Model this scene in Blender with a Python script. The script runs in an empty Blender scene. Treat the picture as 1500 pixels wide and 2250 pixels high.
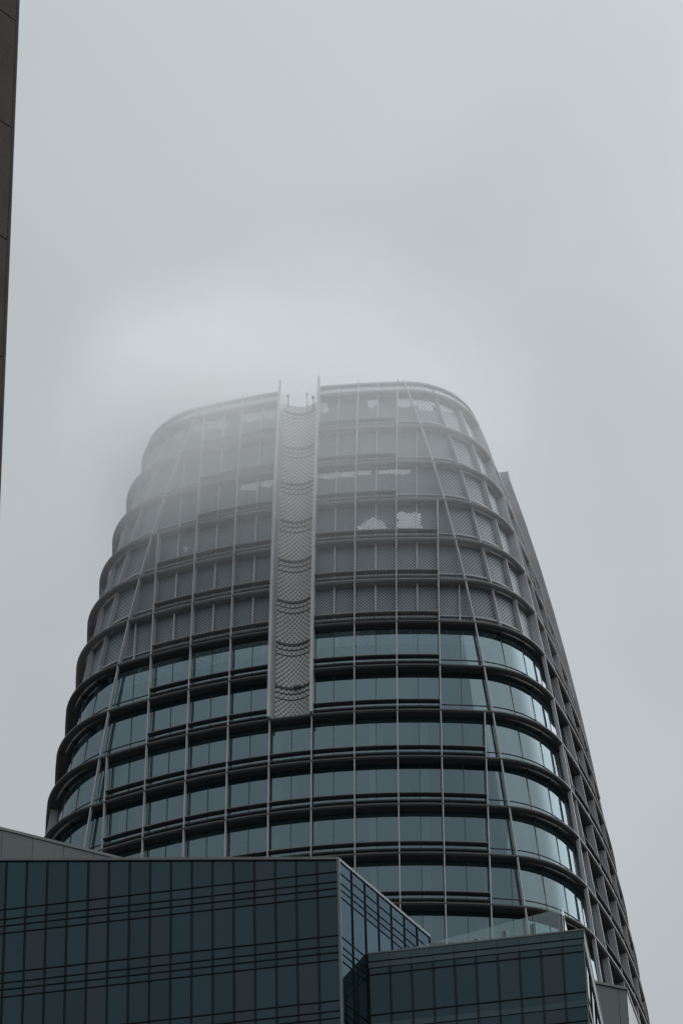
import bpy, bmesh, math, random
from mathutils import Vector, Matrix
random.seed(7)
R_ = math.radians
S = bpy.context.scene

# ---------------------------------------------------------------- camera
CAMP = Vector((41.50063, -280.09343, 1.7))
CR = Vector((0.98697492, 0.15974836, -0.01899933))
CU = Vector((0.12066017, -0.65696581, 0.74420229))
CF = Vector((-0.10640318, 0.73680145, 0.66768404))
FPX = 10466.76
cd = bpy.data.cameras.new('camera'); cam = bpy.data.objects.new('camera', cd)
S.collection.objects.link(cam)
m = Matrix.Identity(4)
for i in range(3):
    m[i][0] = CR[i]; m[i][1] = CU[i]; m[i][2] = -CF[i]; m[i][3] = CAMP[i]
cam.matrix_world = m
cd.sensor_width = 36; cd.sensor_fit = 'AUTO'; cd.lens = FPX / 2250 * 36
cd.clip_start = 0.5; cd.clip_end = 6000
S.camera = cam

def px(p):
    v = Vector(p) - CAMP; z = v.dot(CF)
    return 750 + FPX * v.dot(CR) / z, 1125 - FPX * v.dot(CU) / z

# ---------------------------------------------------------------- world, sun, exposure
SUN_EL, SUN_HEAD = 52, 75          # heading: degrees from +y towards +x
w = bpy.data.worlds.new('World'); S.world = w; w.use_nodes = True
nt = w.node_tree; nt.nodes.clear()
def N(t, **k):
    n = nt.nodes.new(t)
    for a, b in k.items(): setattr(n, a, b)
    return n
L = lambda a, b: nt.links.new(a, b)
tc = N('ShaderNodeTexCoord')
sky = N('ShaderNodeTexSky', sky_type='NISHITA', sun_disc=False)
sky.sun_elevation = R_(SUN_EL); sky.sun_rotation = R_(SUN_HEAD)
sky.air_density = 1.0; sky.dust_density = 4.0
bg1 = N('ShaderNodeBackground'); bg1.inputs[1].default_value = 0.08; L(sky.outputs[0], bg1.inputs[0])
mp = N('ShaderNodeMapping'); mp.inputs['Scale'].default_value = (1.0, 1.0, 1.25)
L(tc.outputs['Generated'], mp.inputs[0])
n1 = N('ShaderNodeTexNoise'); n1.inputs['Scale'].default_value = 11; n1.inputs['Detail'].default_value = 5
n1.inputs['Roughness'].default_value = 0.42; n1.inputs['Distortion'].default_value = 0.0; L(mp.outputs[0], n1.inputs['Vector'])
n2 = N('ShaderNodeTexNoise'); n2.inputs['Scale'].default_value = 3.2; n2.inputs['Detail'].default_value = 1
L(mp.outputs[0], n2.inputs['Vector'])
ad = N('ShaderNodeMath', operation='ADD'); L(n1.outputs['Fac'], ad.inputs[0]); L(n2.outputs['Fac'], ad.inputs[1])
# eastward drift of the overcast, plus strong unseen glow added to brighten corner glass
dp = N('ShaderNodeVectorMath', operation='DOT_PRODUCT'); L(tc.outputs['Generated'], dp.inputs[0])
dp.inputs[1].default_value = (math.sin(R_(44)) * math.cos(R_(38)), math.cos(R_(44)) * math.cos(R_(38)), math.sin(R_(38)))
mr0 = N('ShaderNodeMapRange', interpolation_type='SMOOTHSTEP'); mr0.inputs['From Min'].default_value = 0.80; mr0.inputs['From Max'].default_value = 1.0
mr0.inputs['To Min'].default_value = 1.0; mr0.inputs['To Max'].default_value = 3.6; L(dp.outputs['Value'], mr0.inputs['Value'])
mr3 = N('ShaderNodeMapRange'); mr3.inputs['From Min'].default_value = 0.70; mr3.inputs['From Max'].default_value = 0.80
mr3.inputs['To Min'].default_value = 0.97; mr3.inputs['To Max'].default_value = 1.10; L(dp.outputs['Value'], mr3.inputs['Value'])
mg = N('ShaderNodeMath', operation='MULTIPLY'); L(mr0.outputs[0], mg.inputs[0]); L(mr3.outputs[0], mg.inputs[1])
ad2 = ad
cr = N('ShaderNodeValToRGB')
el = cr.color_ramp.elements; cr.color_ramp.interpolation = 'LINEAR'
el[0].position = 0.45; el[0].color = (0.418, 0.453, 0.482, 1)
el[1].position = 1.55; el[1].color = (0.512, 0.548, 0.57, 1)
mrr = N('ShaderNodeMapRange'); mrr.inputs['From Min'].default_value = 0; mrr.inputs['From Max'].default_value = 2
L(ad2.outputs[0], mrr.inputs['Value'])
for q in el: q.position = q.position / 2
L(mrr.outputs[0], cr.inputs[0])
# overcast luminance: zenith brighter than horizon
sx = N('ShaderNodeSeparateXYZ'); L(tc.outputs['Generated'], sx.inputs[0])
mr = N('ShaderNodeMapRange'); mr.inputs['From Min'].default_value = 0; mr.inputs['From Max'].default_value = 0.667
mr.inputs['To Min'].default_value = 0.42; mr.inputs['To Max'].default_value = 1.0; mr.clamp = False
L(sx.outputs['Z'], mr.inputs['Value'])
cl = N('ShaderNodeClamp'); cl.inputs['Min'].default_value = 0.1; cl.inputs['Max'].default_value = 1.5; L(mr.outputs[0], cl.inputs[0])
zb = N('ShaderNodeMapRange', interpolation_type='SMOOTHSTEP'); zb.inputs['From Min'].default_value = 0.74; zb.inputs['From Max'].default_value = 0.98
zb.inputs['To Min'].default_value = 0.0; zb.inputs['To Max'].default_value = 1.1; L(sx.outputs['Z'], zb.inputs['Value'])  # extra zenith glow above the frame, added to brighten the low cloud
zc = N('ShaderNodeMath', operation='ADD'); L(cl.outputs[0], zc.inputs[0]); L(zb.outputs[0], zc.inputs[1])
bg2 = N('ShaderNodeBackground'); L(cr.outputs[0], bg2.inputs[0]); mu = N('ShaderNodeMath', operation='MULTIPLY'); L(zc.outputs[0], mu.inputs[0]); L(mg.outputs[0], mu.inputs[1]); L(mu.outputs[0], bg2.inputs[1])
mx = N('ShaderNodeMixShader'); mx.inputs[0].default_value = 0.93
L(bg1.outputs[0], mx.inputs[1]); L(bg2.outputs[0], mx.inputs[2])
wo = N('ShaderNodeOutputWorld'); L(mx.outputs[0], wo.inputs[0])

sl = bpy.data.lights.new('sun', 'SUN'); sl.energy = 0.9; sl.angle = R_(90); sl.color = (1, 0.97, 0.93)
so = bpy.data.objects.new('sun', sl); S.collection.objects.link(so)
sd = Vector((math.sin(R_(SUN_HEAD)) * math.cos(R_(SUN_EL)), math.cos(R_(SUN_HEAD)) * math.cos(R_(SUN_EL)), math.sin(R_(SUN_EL))))
so.rotation_euler = sd.to_track_quat('Z', 'Y').to_euler(); so.location = (0, -100, 400)
S.view_settings.view_transform = 'Standard'; S.view_settings.look = 'None'
S.view_settings.exposure = 0; S.view_settings.gamma = 1; S.view_settings.use_curve_mapping = False
S.render.engine = 'CYCLES'
S.cycles.use_denoising = True
S.cycles.max_bounces = 10; S.cycles.transparent_max_bounces = 12; S.cycles.volume_bounces = 8
S.cycles.volume_step_rate = 2.0; S.cycles.volume_preview_step_rate = 2.0
S.cycles.filter_width = 1.5

# ---------------------------------------------------------------- materials
def mat(name, col, rough=0.5, metal=0.0, ior=1.5, var=0.0, vscale=1.0, tint=None, bump=0.0, bscale=1.0, objvar=None, streak=False):
    M = bpy.data.materials.new(name); M.use_nodes = True
    t = M.node_tree; b = t.nodes['Principled BSDF']
    b.inputs['Roughness'].default_value = rough; b.inputs['Metallic'].default_value = metal; b.inputs['IOR'].default_value = ior
    if tint: b.inputs['Specular Tint'].default_value = (*tint, 1)
    rgb = t.nodes.new('ShaderNodeRGB'); rgb.outputs[0].default_value = (*col, 1); out = rgb.outputs[0]
    tcn = t.nodes.new('ShaderNodeTexCoord')
    if objvar:
        oi = t.nodes.new('ShaderNodeObjectInfo'); ra = t.nodes.new('ShaderNodeValToRGB')
        ra.color_ramp.interpolation = 'CONSTANT' if len(objvar) > 2 else 'LINEAR'
        while len(ra.color_ramp.elements) < len(objvar): ra.color_ramp.elements.new(0.5)
        for q, (p, c) in zip(ra.color_ramp.elements, objvar): q.position = p; q.color = (*c, 1)
        t.links.new(oi.outputs['Random'], ra.inputs[0]); out = ra.outputs[0]
    if var > 0:
        n = t.nodes.new('ShaderNodeTexNoise'); n.inputs['Scale'].default_value = vscale; n.inputs['Detail'].default_value = 5
        if streak:
            mpn = t.nodes.new('ShaderNodeMapping'); mpn.inputs['Scale'].default_value = (1, 1, 0.08)
            t.links.new(tcn.outputs['Object'], mpn.inputs[0]); t.links.new(mpn.outputs[0], n.inputs['Vector'])
        else: t.links.new(tcn.outputs['Object'], n.inputs['Vector'])
        r = t.nodes.new('ShaderNodeMapRange'); r.inputs['To Min'].default_value = 1 - var; r.inputs['To Max'].default_value = 1 + var
        r.inputs['From Min'].default_value = 0.3; r.inputs['From Max'].default_value = 0.7
        t.links.new(n.outputs['Fac'], r.inputs['Value'])
        vm = t.nodes.new('ShaderNodeVectorMath'); vm.operation = 'SCALE'
        t.links.new(out, vm.inputs[0]); t.links.new(r.outputs[0], vm.inputs['Scale']); out = vm.outputs[0]
    t.links.new(out, b.inputs['Base Color'])
    if bump > 0:
        n = t.nodes.new('ShaderNodeTexNoise'); n.inputs['Scale'].default_value = bscale; n.inputs['Detail'].default_value = 1
        t.links.new(tcn.outputs['Object'], n.inputs['Vector'])
        bp = t.nodes.new('ShaderNodeBump'); bp.inputs['Strength'].default_value = bump; bp.inputs['Distance'].default_value = 0.05
        t.links.new(n.outputs['Fac'], bp.inputs['Height']); t.links.new(bp.outputs[0], b.inputs['Normal'])
    return M

def perf_mat(name, pu, pv, bright, dark, thr=0.0, holes=False):
    """perforated sheet: a lattice of raised tongues and dark slots; with holes=True the slots are open"""
    M = bpy.data.materials.new(name); M.use_nodes = True
    t = M.node_tree; b = t.nodes['Principled BSDF']; b.inputs['Roughness'].default_value = 0.5
    uv = t.nodes.new('ShaderNodeUVMap'); uv.uv_map = 'UVMap'
    sp = t.nodes.new('ShaderNodeSeparateXYZ'); t.links.new(uv.outputs[0], sp.inputs[0])
    def mth(op, a, c):
        n = t.nodes.new('ShaderNodeMath'); n.operation = op
        for i, v in enumerate((a, c)):
            if v is None: continue
            if isinstance(v, (int, float)): n.inputs[i].default_value = v
            else: t.links.new(v, n.inputs[i])
        return n.outputs[0]
    su = mth('SINE', mth('MULTIPLY', sp.outputs['X'], 2 * math.pi / pu), None)
    sv = mth('SINE', mth('MULTIPLY', sp.outputs['Y'], 2 * math.pi / pv), None)
    pr = mth('MULTIPLY', su, sv)
    # a slight diagonal lean like pressed tongues
    dg = mth('SINE', mth('ADD', mth('MULTIPLY', sp.outputs['X'], 2 * math.pi / pu), mth('MULTIPLY', sp.outputs['Y'], 2 * math.pi / pv)), None)
    s = mth('ADD', mth('MULTIPLY', pr, 0.75), mth('MULTIPLY', dg, 0.35))
    if holes:
        nh = t.nodes.new('ShaderNodeTexNoise'); nh.inputs['Scale'].default_value = 4.0; nh.inputs['Detail'].default_value = 3
        th_ = t.nodes.new('ShaderNodeTexCoord'); t.links.new(th_.outputs['Object'], nh.inputs['Vector'])
        s = mth('ADD', s, mth('MULTIPLY', mth('ADD', nh.outputs['Fac'], -0.5), 1.1))
    mrn = t.nodes.new('ShaderNodeMapRange'); mrn.inputs['From Min'].default_value = thr - 0.25; mrn.inputs['From Max'].default_value = thr + 0.25
    t.links.new(s, mrn.inputs['Value'])
    ns = t.nodes.new('ShaderNodeTexNoise'); ns.inputs['Scale'].default_value = 0.35; ns.inputs['Detail'].default_value = 6
    tcn = t.nodes.new('ShaderNodeTexCoord'); t.links.new(tcn.outputs['Object'], ns.inputs['Vector'])
    br = mth('ADD', mth('MULTIPLY', ns.outputs['Fac'], 0.5), 0.75)
    mixc = t.nodes.new('ShaderNodeMix'); mixc.data_type = 'RGBA'
    t.links.new(mrn.outputs[0], mixc.inputs[0]); mixc.inputs[6].default_value = (*dark, 1); mixc.inputs[7].default_value = (*bright, 1)
    vm = t.nodes.new('ShaderNodeVectorMath'); vm.operation = 'SCALE'; t.links.new(mixc.outputs[2], vm.inputs[0]); t.links.new(br, vm.inputs['Scale'])
    t.links.new(vm.outputs[0], b.inputs['Base Color'])
    if holes:
        tr = t.nodes.new('ShaderNodeBsdfTransparent'); ms = t.nodes.new('ShaderNodeMixShader')
        t.links.new(mrn.outputs[0], ms.inputs[0]); t.links.new(tr.outputs[0], ms.inputs[1]); t.links.new(b.outputs[0], ms.inputs[2])
        t.links.new(ms.outputs[0], t.nodes['Material Output'].inputs['Surface'])
    return M

M_FIN = mat('pale aluminium fin', (0.46, 0.47, 0.49), 0.45, var=0.10, vscale=0.6)
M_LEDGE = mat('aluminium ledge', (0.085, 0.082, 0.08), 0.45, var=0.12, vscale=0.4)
M_CLEDGE = mat('perforated fog paled ledge sheet', (0.23, 0.235, 0.235), 0.55, var=0.15, vscale=3.0)  # perforated crown sheet; fog paleness against shaded lower ledges put into its colour
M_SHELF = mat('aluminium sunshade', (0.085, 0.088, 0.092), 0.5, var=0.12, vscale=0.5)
M_DARK = mat('dark gasket metal', (0.02, 0.022, 0.025), 0.4)
M_GLASS = mat('coated teal glass', (0.012, 0.02, 0.024), 0.035, ior=3.0, tint=(0.66, 0.90, 1.0), bump=0.012, bscale=0.5,
              objvar=[(0, (0.010, 0.019, 0.025)), (1, (0.022, 0.036, 0.045))])
M_SPAN = mat('spandrel glass', (0.05, 0.06, 0.07), 0.12, ior=1.9, tint=(0.8, 0.93, 1.0))
M_PERF = perf_mat('perforated crown sheet', 0.27, 0.34, (0.235, 0.285, 0.315), (0.04, 0.056, 0.07), -0.05)
M_OPEN = perf_mat('open perforated sheet', 0.27, 0.34, (0.235, 0.285, 0.315), (0.04, 0.056, 0.07), -0.20, holes=True)
M_SLOT = perf_mat('pressed slot sheet', 0.40, 0.50, (0.62, 0.62, 0.60), (0.08, 0.085, 0.09), -0.25)
M_CORE = mat('dark interior', (0.03, 0.032, 0.035), 0.8)
M_AGLASS = mat('dark office glass', (0.01, 0.02, 0.025), 0.04, ior=1.62, tint=(0.60, 0.88, 0.97), bump=0.015, bscale=0.4, streak=True,
               objvar=[(0, (0.004, 0.015, 0.021)), (0.35, (0.008, 0.023, 0.031)), (0.68, (0.020, 0.019, 0.029)), (0.78, (0.010, 0.030, 0.038)), (0.92, (0.020, 0.026, 0.032))])
M_AGRID = mat('dark curtain wall bars', (0.012, 0.015, 0.017), 0.6, ior=1.2)
M_COPE = mat('grey coping metal', (0.16, 0.17, 0.18), 0.5, var=0.15, vscale=0.8)
M_BAND = mat('grey spandrel band', (0.072, 0.112, 0.128), 0.4, ior=1.25, var=0.1, vscale=0.5)
M_PANEL = mat('grey metal cladding', (0.082, 0.105, 0.113), 0.42, var=0.12, vscale=0.5, streak=True)
M_STONE = mat('brown precast', (0.047, 0.037, 0.028), 0.9, var=0.22, vscale=1.2, bump=0.12, bscale=12)
M_ROOF = mat('roof membrane', (0.12, 0.12, 0.12), 0.9, var=0.2, vscale=0.3)
M_ASPH = mat('asphalt', (0.05, 0.05, 0.052), 0.9, var=0.2, vscale=0.5)
M_GND = mat('city ground', (0.05, 0.05, 0.05), 0.9, var=0.3, vscale=0.02)
M_PAVE = mat('pavement', (0.22, 0.21, 0.2), 0.9, var=0.2, vscale=0.6)
M_WHITE = mat('white road paint', (0.7, 0.7, 0.68), 0.8)
M_RED = mat('red lamp glass', (0.55, 0.06, 0.05), 0.3)
M_WPANEL = mat('end panel painted sky glare', (0.75, 0.77, 0.78), 0.35)  # glass return panel; its grazing sky reflection is painted as white
# clear glass for the roof screen
def see_in(M, f):      # part of the light passes the pane so that the rooms behind show faintly
    t = M.node_tree; b = t.nodes['Principled BSDF']; o = t.nodes['Material Output']
    tr = t.nodes.new('ShaderNodeBsdfTransparent'); tr.inputs[0].default_value = (0.55, 0.72, 0.76, 1)
    ms = t.nodes.new('ShaderNodeMixShader'); ms.inputs[0].default_value = f
    t.links.new(b.outputs[0], ms.inputs[1]); t.links.new(tr.outputs[0], ms.inputs[2]); t.links.new(ms.outputs[0], o.inputs['Surface'])
see_in(M_GLASS, 0.3)
M_ROOM = mat('room plaster', (0.78, 0.78, 0.75), 0.8)
M_CLEAR = bpy.data.materials.new('clear screen glass'); M_CLEAR.use_nodes = True
t = M_CLEAR.node_tree; t.nodes.clear()
fr = t.nodes.new('ShaderNodeValue'); fr.outputs[0].default_value = 0.10
gl = t.nodes.new('ShaderNodeBsdfGlossy'); gl.inputs['Roughness'].default_value = 0.03; gl.inputs['Color'].default_value = (0.85, 0.95, 0.95, 1)
tr = t.nodes.new('ShaderNodeBsdfTransparent'); tr.inputs[0].default_value = (0.80, 0.88, 0.87, 1)
ms = t.nodes.new('ShaderNodeMixShader'); mo = t.nodes.new('ShaderNodeOutputMaterial')
t.links.new(fr.outputs[0], ms.inputs[0]); t.links.new(tr.outputs[0], ms.inputs[1]); t.links.new(gl.outputs[0], ms.inputs[2]); t.links.new(ms.outputs[0], mo.inputs[0])

# ---------------------------------------------------------------- helpers
COL = S.collection
def thing(name, label, cat, loc=(0, 0, 0), group=None):
    o = bpy.data.objects.new(name, None); COL.objects.link(o); o.location = loc
    o['label'] = label; o['category'] = cat
    if group: o['group'] = group
    o.empty_display_size = 1
    return o
def sub(name, parent):
    o = bpy.data.objects.new(name, None); COL.objects.link(o); o.parent = parent; return o
class MB:
    def __init__(s): s.v = []; s.f = []; s.m = []; s.uv = []
    def quad(s, a, b, c, d, mi=0, uv=None):
        i = len(s.v); s.v += [tuple(a), tuple(b), tuple(c), tuple(d)]; s.f.append((i, i+1, i+2, i+3)); s.m.append(mi)
        s.uv += list(uv) if uv else [(0, 0)] * 4
    def tri(s, a, b, c, mi=0):
        i = len(s.v); s.v += [tuple(a), tuple(b), tuple(c)]; s.f.append((i, i+1, i+2)); s.m.append(mi); s.uv += [(0, 0)] * 3
    def hexa(s, p, mi=0):
        """8 corners: bottom 0-3 ccw, top 4-7"""
        for q in ((3, 2, 1, 0), (4, 5, 6, 7), (0, 1, 5, 4), (1, 2, 6, 5), (2, 3, 7, 6), (3, 0, 4, 7)):
            s.quad(*[p[i] for i in q], mi)
    def box(s, x0, x1, y0, y1, z0, z1, mi=0):
        s.hexa([(x0, y0, z0), (x1, y0, z0), (x1, y1, z0), (x0, y1, z0), (x0, y0, z1), (x1, y0, z1), (x1, y1, z1), (x0, y1, z1)], mi)
    def sweep(s, secs, closed=False, mi=0, caps=True):
        """secs: list of cross-sections (each a list of points, a closed loop)"""
        n = len(secs); k = len(secs[0])
        for i in range(n if closed else n - 1):
            A, B = secs[i], secs[(i + 1) % n]
            for j in range(k):
                s.quad(A[j], B[j], B[(j+1) % k], A[(j+1) % k], mi)
        if caps and not closed:
            for Q in (secs[0][::-1], secs[-1]):
                i = len(s.v); s.v += [tuple(p) for p in Q]; s.f.append(tuple(range(i, i + k))); s.m.append(mi); s.uv += [(0, 0)] * k
    def build(s, name, mats, parent=None, kind=None, smooth=False, label=None, off=None, sheet=False):
        me = bpy.data.meshes.new(name)
        vs = s.v if off is None else [(a - off[0], b - off[1], c - off[2]) for a, b, c in s.v]
        me.from_pydata(vs, [], s.f)
        if not isinstance(mats, (list, tuple)): mats = [mats]
        for q in mats: me.materials.append(q)
        me.polygons.foreach_set('material_index', s.m)
        ul = me.uv_layers.new(name='UVMap')
        li = 0
        for f in s.f:
            for vi in f: ul.data[li].uv = s.uv[vi]; li += 1
        bm = bmesh.new(); bm.from_mesh(me)
        bmesh.ops.remove_doubles(bm, verts=bm.verts, dist=1e-5)
        bmesh.ops.recalc_face_normals(bm, faces=bm.faces) if not (smooth or sheet) else None
        bm.to_mesh(me); bm.free()
        if smooth: me.polygons.foreach_set('use_smooth', [True] * len(me.polygons))
        me.update()
        o = bpy.data.objects.new(name, me); COL.objects.link(o)
        if parent: o.parent = parent
        if off is not None: o.location = off
        if kind: o['kind'] = kind
        if label: o['label'] = label
        return o

# ---------------------------------------------------------------- the tapering tower
B = 3.05; H = 4.6946163; Z0 = 255.2720306; SC = 0.010198126
PA = (13.9975889, 1.19923767, -0.0537602821, 0.00129126543)
PC = (8.44011383, 1.06469037, -0.0522695005, 0.00132168573)
def poly(p, k): return p[0] + p[1]*k + p[2]*k*k + p[3]*k**3
def A_(k): return poly(PA, k) if k <= 16 else min(25.2, poly(PA, 16) + 0.4 * (k - 16) * (1 - min(1, (k-16) / 8) * 0.5))
def C_(k): return poly(PC, k) if k <= 16 else A_(k) - (poly(PA, 16) - poly(PC, 16))
def Z(k): return Z0 - H * k
def rot(j, x, y): return [(x, y), (-y, x), (-x, -y), (y, -x)][j % 4]
def wgt(phi): return math.sin(math.pi * max(0, min(1, phi))) ** 0.8
def FP(j, u, k, ins=0.0, z=None, tang=0.0):
    """point on side j at face coordinate u, level k, moved inwards by ins"""
    a = A_(k); n = Vector((2 * SC * u, -1)).normalized(); tg = Vector((-n.y, n.x))
    p = Vector((u, -(a - SC * u * u))) - n * ins + tg * tang
    x, y = rot(j, p.x, p.y); return Vector((x, y, Z(k) if z is None else z))
def CP(j, phi, k, ins=0.0, z=None, tang=0.0, extra=0.0):
    a, c = A_(k), C_(k); th0 = 2 * SC * c
    r = (a - SC*c*c - c) / (math.cos(th0) - math.sin(th0)); mm = c - r * math.sin(th0)
    th = th0 + (math.pi / 2 - 2 * th0) * phi; n = Vector((math.sin(th), -math.cos(th))); tg = Vector((-n.y, n.x))
    p = Vector((mm + r * math.sin(th), -(mm + r * math.cos(th)))) - n * (ins + extra * wgt(phi)) + tg * tang
    x, y = rot(j, p.x, p.y); return Vector((x, y, Z(k) if z is None else z))
GI = 0.66; GX = 0.05                # glass inset on the faces, extra inset at the corners
KS = 8                              # storey at which the slot ends
KG = 6                              # first glazed storey (below ring 6)
def major_ok(u, k): return C_(k) - abs(u) > 0.35
def majors(k):
    us = [(n + 0.5) * B for n in range(-9, 9)]
    return [u for u in us if major_ok(u, k)]
def halves(k): return [n * B for n in range(-8, 9) if C_(k) - abs(n * B) > 0.1]
PHI = [0, 0.325, 0.655, 1.0]

tower = thing('curved_glass_tower', 'tall tapering curved glass tower with a perforated crown fading into cloud', 'skyscraper', (0, 0, 0))

def perim(k, f_face, f_corner, nf=10, nc=12, jset=(0, 1, 2, 3)):
    out = []
    for j in jset:
        c = C_(k)
        for i in range(nf + 1): out.append(f_face(j, -c + 2 * c * i / nf))
        for i in range(1, nc): out.append(f_corner(j, i / nc))
    return out

# ledges (rings), each storey one part; soffit as a sub-part
def ring_secs(j, k, prof, prof_c, z, s0):
    """cross-sections from face coordinate s0 of side j round corner j to -s0 of the next side"""
    c = C_(k); secs = []
    XO = 0.27            # the ledges stand further out on the left-hand side of the tower
    def e(ins, f): return ins - XO * f * max(0.0, 1 - max(ins, 0) / 0.34)
    fa = 1.0 if j == 3 else 0.0; fb = 1.0 if (j + 1) % 4 == 3 else 0.0
    for i in range(9): secs.append([FP(j, s0 + (c - s0)*i/8, k, e(ins, fa), z + dz) for ins, dz in prof])
    for i in range(1, 16):
        ph = i / 16; ww = wgt(ph); f_ = fa * (1 - ph) + fb * ph
        secs.append([CP(j, ph, k, e(a[0] * (1 - ww) + b[0] * ww, f_), z + a[1]) for a, b in zip(prof, prof_c)])
    for i in range(9): secs.append([FP(j + 1, -c + (c - s0)*i/8, k, e(ins, fb), z + dz) for ins, dz in prof])
    return secs
def ring_mbs(k, prof, prof_c, z):
    if k < KS:                      # the slot interrupts the ring on every side
        out = []
        for j in range(4):
            mb = MB(); mb.sweep(ring_secs(j, k, prof, prof_c, z, 0.5 * B)); out.append(mb)
        return out
    mb = MB(); secs = []
    for j in range(4): secs += ring_secs(j, k, prof, prof_c, z, 0.0)[:-1]
    mb.sweep(secs, closed=True); return [mb]
KD = 17
for k in range(0, KD + 1):
    z = Z(k)
    pf = [(0.0, 0.07), (0.0, -0.04), (0.10, -0.15), (0.33, -0.19), (0.33, 0.10), (0.08, 0.11)]
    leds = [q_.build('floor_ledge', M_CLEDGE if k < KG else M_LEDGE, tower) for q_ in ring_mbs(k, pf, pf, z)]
    g = 0.332
    sf = [(g, 0.05), (g, -0.20), (GI + 0.05, -0.24), (GI + 0.05, 0.05)]
    sfc = [(0.47, 0.05), (0.47, -0.20), (GI + GX + 0.05, -0.24), (GI + GX + 0.05, 0.05)]
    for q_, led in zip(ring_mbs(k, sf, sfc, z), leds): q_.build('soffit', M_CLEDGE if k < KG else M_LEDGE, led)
# top rim rail
rz = Z0 + 1.2
def rimk(): return -1.2 / H
prf = [(0.0, 0.06), (0.0, -0.10), (0.22, -0.14), (0.22, 0.08)]
KR = rimk()
for j in range(4):
    mbr = MB(); mbr.sweep(ring_secs(j, KR, prf, prf, rz, 0.5 * B)); mbr.build('rim_rail', M_FIN, tower)

# fins
def fin(path_out, name, width, depth_pts, matl, parent=tower, label=None):
    """path_out: list of functions (ins, tang) -> point; box section"""
    mb = MB(); secs = []
    for f, d0, d1 in depth_pts:
        secs.append([f(d0, -width/2), f(d0, width/2), f(d1, width/2), f(d1, -width/2)])
    mb.sweep(secs); return mb.build(name, matl, parent, label=label)
def face_nodes(j, u, k0, k1, d0, d1, ztop=None):
    out = []
    if ztop is not None:
        kt = -ztop / H; out.append((lambda i, tn, kt=kt: FP(j, u, kt, i, Z(kt), tn), d0, d1))
    for k in range(k0, k1 + 1):
        sh = j == 0 and d1 <= GI and k >= KG
        if sh and k == KG and k0 < KG: out.append((lambda i, tn, k=k - .01: FP(j, u, k, i, None, tn), d0, d1))
        out.append((lambda i, tn, k=k: FP(j, u, k, i, None, tn), d0 + (0.08 if j == 1 and k >= KG else 0), 0.30 if sh else d1 - (0.04 if j == 1 and d1 <= GI else 0)))
    return out
def dline_nodes(j, sgn, k0, k1, d0, d1, ztop=None):
    out = []; ks = ([-ztop / H] if ztop is not None else []) + list(range(k0, k1 + 1))
    for k in ks:
        sh = k >= KG
        if sh and k == KG: out.append((lambda i, tn, k=k - .01: FP(j, sgn * C_(k), k, i, None, tn), d0, d1))
        out.append((lambda i, tn, k=k: FP(j, sgn * C_(k), k, i, None, tn), d0, 0.30 if sh else d1))
    return out
def corner_nodes(j, phi, k0, k1, d0, d1, ztop=None):
    out = []; ks = ([-ztop / H] if ztop is not None else []) + list(range(k0, k1 + 1))
    for k in ks: out.append((lambda i, tn, k=k: CP(j, phi, k, i, None, tn), d0, d1 + GX * wgt(phi)))
    return out

for j in (0, 1, 2, 3):
    for n in range(-9, 9):
        u = (n + 0.5) * B
        ks = [k for k in range(0, KD) if major_ok(u, k)]
        if not ks: continue
        k0 = ks[0]; slot = abs(u) < B
        if slot:
            nodes = face_nodes(j, u, 0, KS if j == 0 else 7, -0.34, 2.3, 2.35 if j == 0 else 0.9)
            if j: nodes = [(f_, -(0.95 - 0.12 * q_), d_) for q_, (f_, _, d_) in enumerate(nodes)]
            fin(None, 'slot_fin', 0.22, nodes, M_FIN)
            fin(None, 'vertical_fin', 0.075, face_nodes(j, u, KS if j == 0 else 7, KD, 0.03, GI, None), M_FIN)
        else:
            fin(None, 'vertical_fin', 0.075, face_nodes(j, u, k0, KD, 0.03, GI, 1.75 if k0 == 0 else None), M_FIN)
    for sg in (-1, 1):
        if j == 3 and sg == 1: continue      # the far left corner line has no projecting fin
        fin(None, 'corner_fin', 0.085, dline_nodes(j, sg, 0, KD, 0.03, 0.42 if j == 0 else GI, 1.55), M_FIN)
    for ph in PHI[1:3]:
        fin(None, 'curved_corner_fin', 0.06, corner_nodes(j, ph, 0, KG, 0.30, GI, 1.2), M_FIN)
        # brackets under each ledge below the crown
        for k in range(KG, KD):
            mb = MB()
            q = [CP(j, ph, k, i, Z(k) + dz, tn) for dz in (-0.55, -0.2) for i, tn in ((0.35, -.05), (0.35, .05), (GI+GX, .05), (GI+GX, -.05))]
            q[0].z += 0.3; q[1].z += 0.3
            mb.hexa(q); mb.build('ledge_bracket', M_DARK, tower) if j in (0, 3) and k < 14 else None

# cells
def ulist(k):
    """boundaries of the bays in storey k (between ring k and ring k+1)"""
    return [('c', -1)] + [('u', u) for u in majors(k)] + [('c', 1)]
def uval(b, k): return b[1] if b[0] == 'u' else b[1] * C_(k)
OPEN_BOXES = [  # places where the lattice is open right through to the sky (picture pixels of the reference, used once to choose sheets)
    (700, 1022, 740, 1046), (742, 1024, 780, 1044), (783, 1024, 812, 1038), (835, 1026, 870, 1036), (874, 1026, 900, 1036),
    (528, 1058, 562, 1072), (568, 1048, 598, 1064), (786, 1136, 848, 1156), (872, 1128, 922, 1154), (700, 878, 718, 900),
    (808, 873, 826, 890), (876, 873, 900, 890), (905, 876, 958, 886), (920, 886, 950, 896), (966, 888, 1000, 900), (530, 898, 566, 920),
    (570, 892, 602, 914), (450, 925, 500, 936), (425, 932, 445, 945), (370, 945, 400, 958), (344, 960, 366, 985), (402, 1203, 410, 1206)]
from mathutils import noise
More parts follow.
